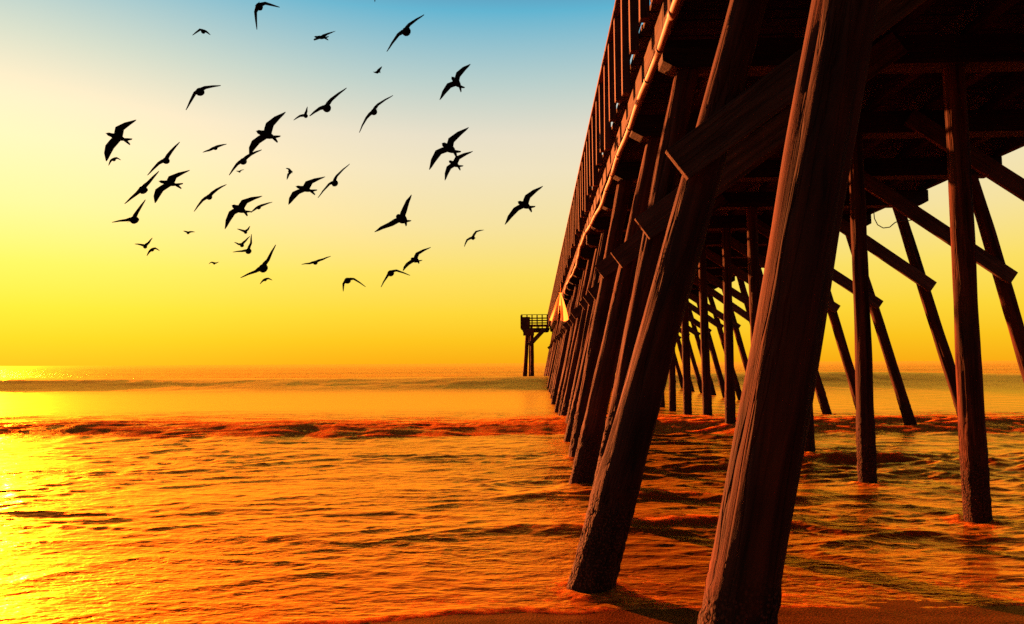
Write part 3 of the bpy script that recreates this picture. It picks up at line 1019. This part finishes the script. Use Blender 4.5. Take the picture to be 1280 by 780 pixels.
bird((408.6, 135.2), (414.6, 124.6), (433.3, 110), (400, 135.8), (387, 145.2), (6, 4), 'dark bird with a long raised wing, upper middle of the flock')
bird((467.5, 140), (473.4, 131), (491.3, 119.4), (459, 147.8), (449.2, 165.9), (8, 5), 'bird gliding steeply tilted, left of the large raised-wing bird at upper right')
bird((381.5, 236.3), (387.5, 228.3), (406.2, 220.8), (371, 241.5), (360.5, 255.7), (20, 5), 'large broad-winged bird in the centre of the flock beside a thinner one', 1.05)
bird((418.5, 229), (421.5, 220.6), (437.2, 205), (412, 231), (397.5, 247.4), (6, 7), 'thin straight-winged bird just right of the large central bird')
bird((508, 39.5), (512, 31), (530.3, 18.5), (498.3, 43.5), (483.6, 64.6), (3, 8), 'large bird with arched wings highest at the right of the flock', 1.1)
bird((471.4, 90.3), (473.6, 87), (477.2, 83), (469, 90.2), (466.4, 89.8), (14, -1), 'tiny bird seen from the side, below the highest large bird at right')
bird((571, 103.6), (573.4, 94), (588, 79.9), (562, 107.7), (549.5, 124.8), (12, 9), 'large bird with a raised wing, upper right of the flock', 1.05)
bird((472, -9), (478, -14), (492, -22), (470, -4), (468.6, 2.4), (5, 3), 'bird almost wholly above the top of the picture, only a wing tip showing')
bird((562.3, 185.6), (565, 176), (585.6, 159.2), (549, 191), (536.5, 212), (18, 8), 'large broad-winged bird above its smaller twin on the right of the flock', 1.1)
bird((568.5, 205.2), (572.6, 198), (591, 189), (561.8, 210), (556, 225.5), (14, 5), 'smaller broad-winged bird directly below its larger twin on the right of the flock')
bird((502.8, 273.8), (507, 262.3), (514.4, 243.4), (489, 281.3), (468.2, 290), (10, 6), 'bird with wings in an open V and a forked tail, lower right of the flock', 1.1)
bird((656.4, 256.4), (660.5, 246.2), (678.5, 232.5), (646, 262), (631, 280.7), (19, 6), 'large broad-winged bird with a forked tail, rightmost and nearest the pier', 1.05)
bird((591.3, 297.4), (595.6, 290), (605, 287.5), (584.4, 300.4), (580.4, 308.6), (4, 4), 'small arched bird below and left of the rightmost large bird')
bird((300, 261.5), (306.5, 252.7), (327.5, 245), (291, 266.5), (281, 286.3), (12, 7), 'large dark bird with arched wings above the tight group of three small birds', 1.05)
bird((323.5, 259.2), (331, 255.6), (340.6, 252.6), (318.5, 262), (313.5, 266), (6, -1), 'slim small bird close to the right of a large arched bird')
bird((235, 291.4), (238.5, 290), (243.8, 290), (232, 290), (229, 288.8), (4, 3), 'tiny thick bird alone in the lower left of the flock')
bird((181.5, 308.6), (186, 304), (190.6, 297.3), (176, 306.6), (168.5, 305), (4, 2), 'small bird with one wing raised, upper of the pair at the lower left')
bird((190.4, 312.6), (194, 310.8), (199.4, 313.5), (187, 315), (183.6, 320), (3, 1), 'small arched bird, lower of the pair at the lower left')
bird((307, 290.6), (310.6, 287), (312.7, 282.5), (302.5, 288.6), (296.3, 286.2), (5, 2), 'small bird with raised wings, top of the tight group of three')
bird((302.5, 306.8), (308, 301), (312.5, 295.4), (298, 306), (292.8, 302.8), (5, 3), 'small bird with raised wings, middle of the tight group of three')
bird((310.6, 314), (314, 304), (314.4, 292.6), (302, 314.6), (291, 315.2), (3, 2), 'ball-bodied bird with one wing straight up, lowest of the tight group of three', 1.2)
bird((329, 335.4), (335, 325.8), (344.8, 306), (319.4, 340.4), (300.8, 347.3), (2, 3), 'ball-bodied bird with long curved wings, lowest large one of the left half', 1.1)
bird((331.5, 350), (335.5, 348.6), (340.4, 350.4), (328.5, 351.8), (325, 355.4), (3, 1), 'tiny arched bird under the long curved-winged bird')
bird((267.8, 329.6), (270.5, 329.2), (273.8, 327.4), (264.6, 328.2), (261, 330), (3, 1), 'tiny wavy-winged bird, lowest on the left side of the flock')
bird((394.2, 328.4), (404, 324.4), (413.6, 320.3), (387, 329.8), (376.8, 330.5), (4, 1), 'flat thin bird gliding alone low in the middle of the flock')
bird((434.4, 350.8), (442, 349.4), (457, 358.7), (429.8, 355.2), (429.2, 364.3), (3, 2), 'ball-bodied bird with both wings drooping, lowest of the whole flock', 1.1)
bird((488.4, 341.6), (495.6, 338.8), (512.6, 344.4), (484, 346.8), (476.3, 359), (4, 2), 'bird with drooped wings below a gliding one, lower right of the flock', 1.1)
bird((519.3, 325), (522.4, 317.6), (538.6, 309), (510.4, 330.4), (503.6, 338.6), (9, 3), 'round-bodied bird gliding on a tilt just above the drooped-wing one at lower right', 1.05)


def build_bird(idx, body, w1, t1, w2, t2, axis, label, fat):
    V2 = lambda p: Vector((p[0], p[1]))
    seg = lambda a, b: (V2(a) - V2(b)).length
    arm = max(seg(body, w1) + seg(w1, t1), seg(body, w2) + seg(w2, t2))
    span_px = 2 * arm
    rnd = random.Random(idx * 5 + 1)
    span = 1.08 * rnd.uniform(.95, 1.06)
    dist = F_PX * span / (span_px * 1.06)

    def ray(p, dd=0.0):
        d = CF * F_PX + CR * (p[0] - 640) + CU * (390 - p[1])
        return CO + d * ((dist + dd) / F_PX)
    m = dist / F_PX                                   # metres per pixel at the bird
    c = ray(body)
    L = .40 * span
    headon = max(0.0, 1 - Vector(axis).length / (.4 * span_px * .8))
    small = max(0.0, min(1.0, (40 - span_px) / 18))
    fat = fat * (1 + .45 * headon + .5 * small)
    av = CR * (axis[0] * m) - CU * (axis[1] * m)      # head to tail, part across the view
    if av.length < .22 * L:
        av = av.normalized() * .22 * L if av.length > 1e-6 else CR * .2 * L
    dep = math.sqrt(max(0.0, L * L - av.length_squared))
    A = (av + CF * dep * (-1 if axis[0] < 9 else 1)).normalized()  # towards the tail
    # mean wing direction, then body up
    wd = (ray(t1) - ray(t2)).normalized()
    U = A.cross(wd).normalized()
    if U.dot(Vector((0, 0, 1))) < 0: U = -U
    S = U.cross(A).normalized()
    verts, faces = [], []

    def loft(rings, closed=True):
        base = len(verts)
        n = len(rings[0])
        for r in rings:
            verts.extend(r)
        for i in range(len(rings) - 1):
            for k in range(n):
                k2 = (k + 1) % n
                faces.append((base + i * n + k, base + i * n + k2, base + (i + 1) * n + k2, base + (i + 1) * n + k))
        faces.append(tuple(base + k for k in range(n - 1, -1, -1)))
        faces.append(tuple(base + (len(rings) - 1) * n + k for k in range(n)))
    # body: bill, head, neck, breast, belly, rump
    prof = [(-.50, .006), (-.455, .016), (-.43, .038), (-.375, .062), (-.32, .066), (-.25, .072), (-.12, .108), (.02, .115), (.16, .088), (.28, .05), (.34, .028)]
    rings = []
    for s, r in prof:
        r *= fat * (L / .40) * .40 / .40
        r = r * .40 / .40
        ctr = c + A * (s * L) + U * (-.012 * L if s < -.3 else 0)
        rr = r * L * 1.05
        rings.append([ctr + (S * math.cos(a) + U * math.sin(a) * .92) * rr for a in [2 * math.pi * k / 12 for k in range(12)]])
    loft(rings)
    # tail: a flat fan with a notch
    tb = c + A * .22 * L
    for sd in (-1, 1):
        r0 = [tb + S * sd * x + U * u for x, u in ((.0, .016 * L), (.05 * L, .0), (0, -.016 * L), (-.012 * L, 0))]
        e = c + A * .42 * L
        r1 = [e + S * sd * x + U * u for x, u in ((.05 * L, .010 * L), (.12 * L, 0), (.05 * L, -.010 * L), (-.005 * L, 0))]
        e = c + A * .57 * L
        r2 = [e + S * sd * x + U * u for x, u in ((.135 * L, .004 * L), (.165 * L, 0), (.135 * L, -.004 * L), (.10 * L, 0))]
        loft([r0, r1, r2])
    # wings: shoulder, elbow, wrist, hand, tip, with an aerofoil section
    for wr, tp in ((w1, t1), (w2, t2)):
        dz1, dz2 = rnd.uniform(-.04, .04), rnd.uniform(-.07, .07)
        P0 = c - A * .10 * L
        sh = -.10 * L
        P2 = ray(wr, dz1) - A * .16 * L
        P4 = ray(tp, dz2)
        out_ = (P2 - P0).normalized()
        P1 = P0.lerp(P2, .5) + U * .02 * L
        hand = P4 - P2
        P3 = P2 + hand * .52 - A * .05 * L + U * .015 * L
        P35 = P2 + hand * .82 - A * .02 * L
        secs = [(P0, .36, .050), (P1, .37, .044), (P2, .36, .034), (P3, .26, .022), (P35, .13, .014), (P4, .03, .008)]
        rings = []
        pl = [s_[0] for s_ in secs]
        for i, (p, ch, th) in enumerate(secs):
            tdir = (pl[min(i + 1, 5)] - pl[max(i - 1, 0)]).normalized()
            n_ = tdir.cross(A).normalized()
            if n_.dot(U) < 0: n_ = -n_
            ch *= L * (1 + .55 * small); th *= L * (1.6 + 1.5 * headon + 3.4 * small)
            sec = [(-.18, 0), (-.05, .7), (.2, 1.0), (.55, .55), (.82, .05), (.55, .1), (.2, -.25), (-.05, -.4)]
            rings.append([p + A * (x * ch) + n_ * (y * th) for x, y in sec])
        loft(rings)
    base = c
    me = bpy.data.meshes.new('bird')
    me.from_pydata([tuple(v - base) for v in verts], [], faces)
    bm = bmesh.new(); bm.from_mesh(me)
    bmesh.ops.recalc_face_normals(bm, faces=bm.faces)
    bm.to_mesh(me); bm.free()
    smooth(me)
    o = link('bird', me, None, M_BIRD)
    o.location = base
    tag(o, label, 'bird', 'birds of the flock over the sea')


for i, b in enumerate(B):
    build_bird(i, *b)
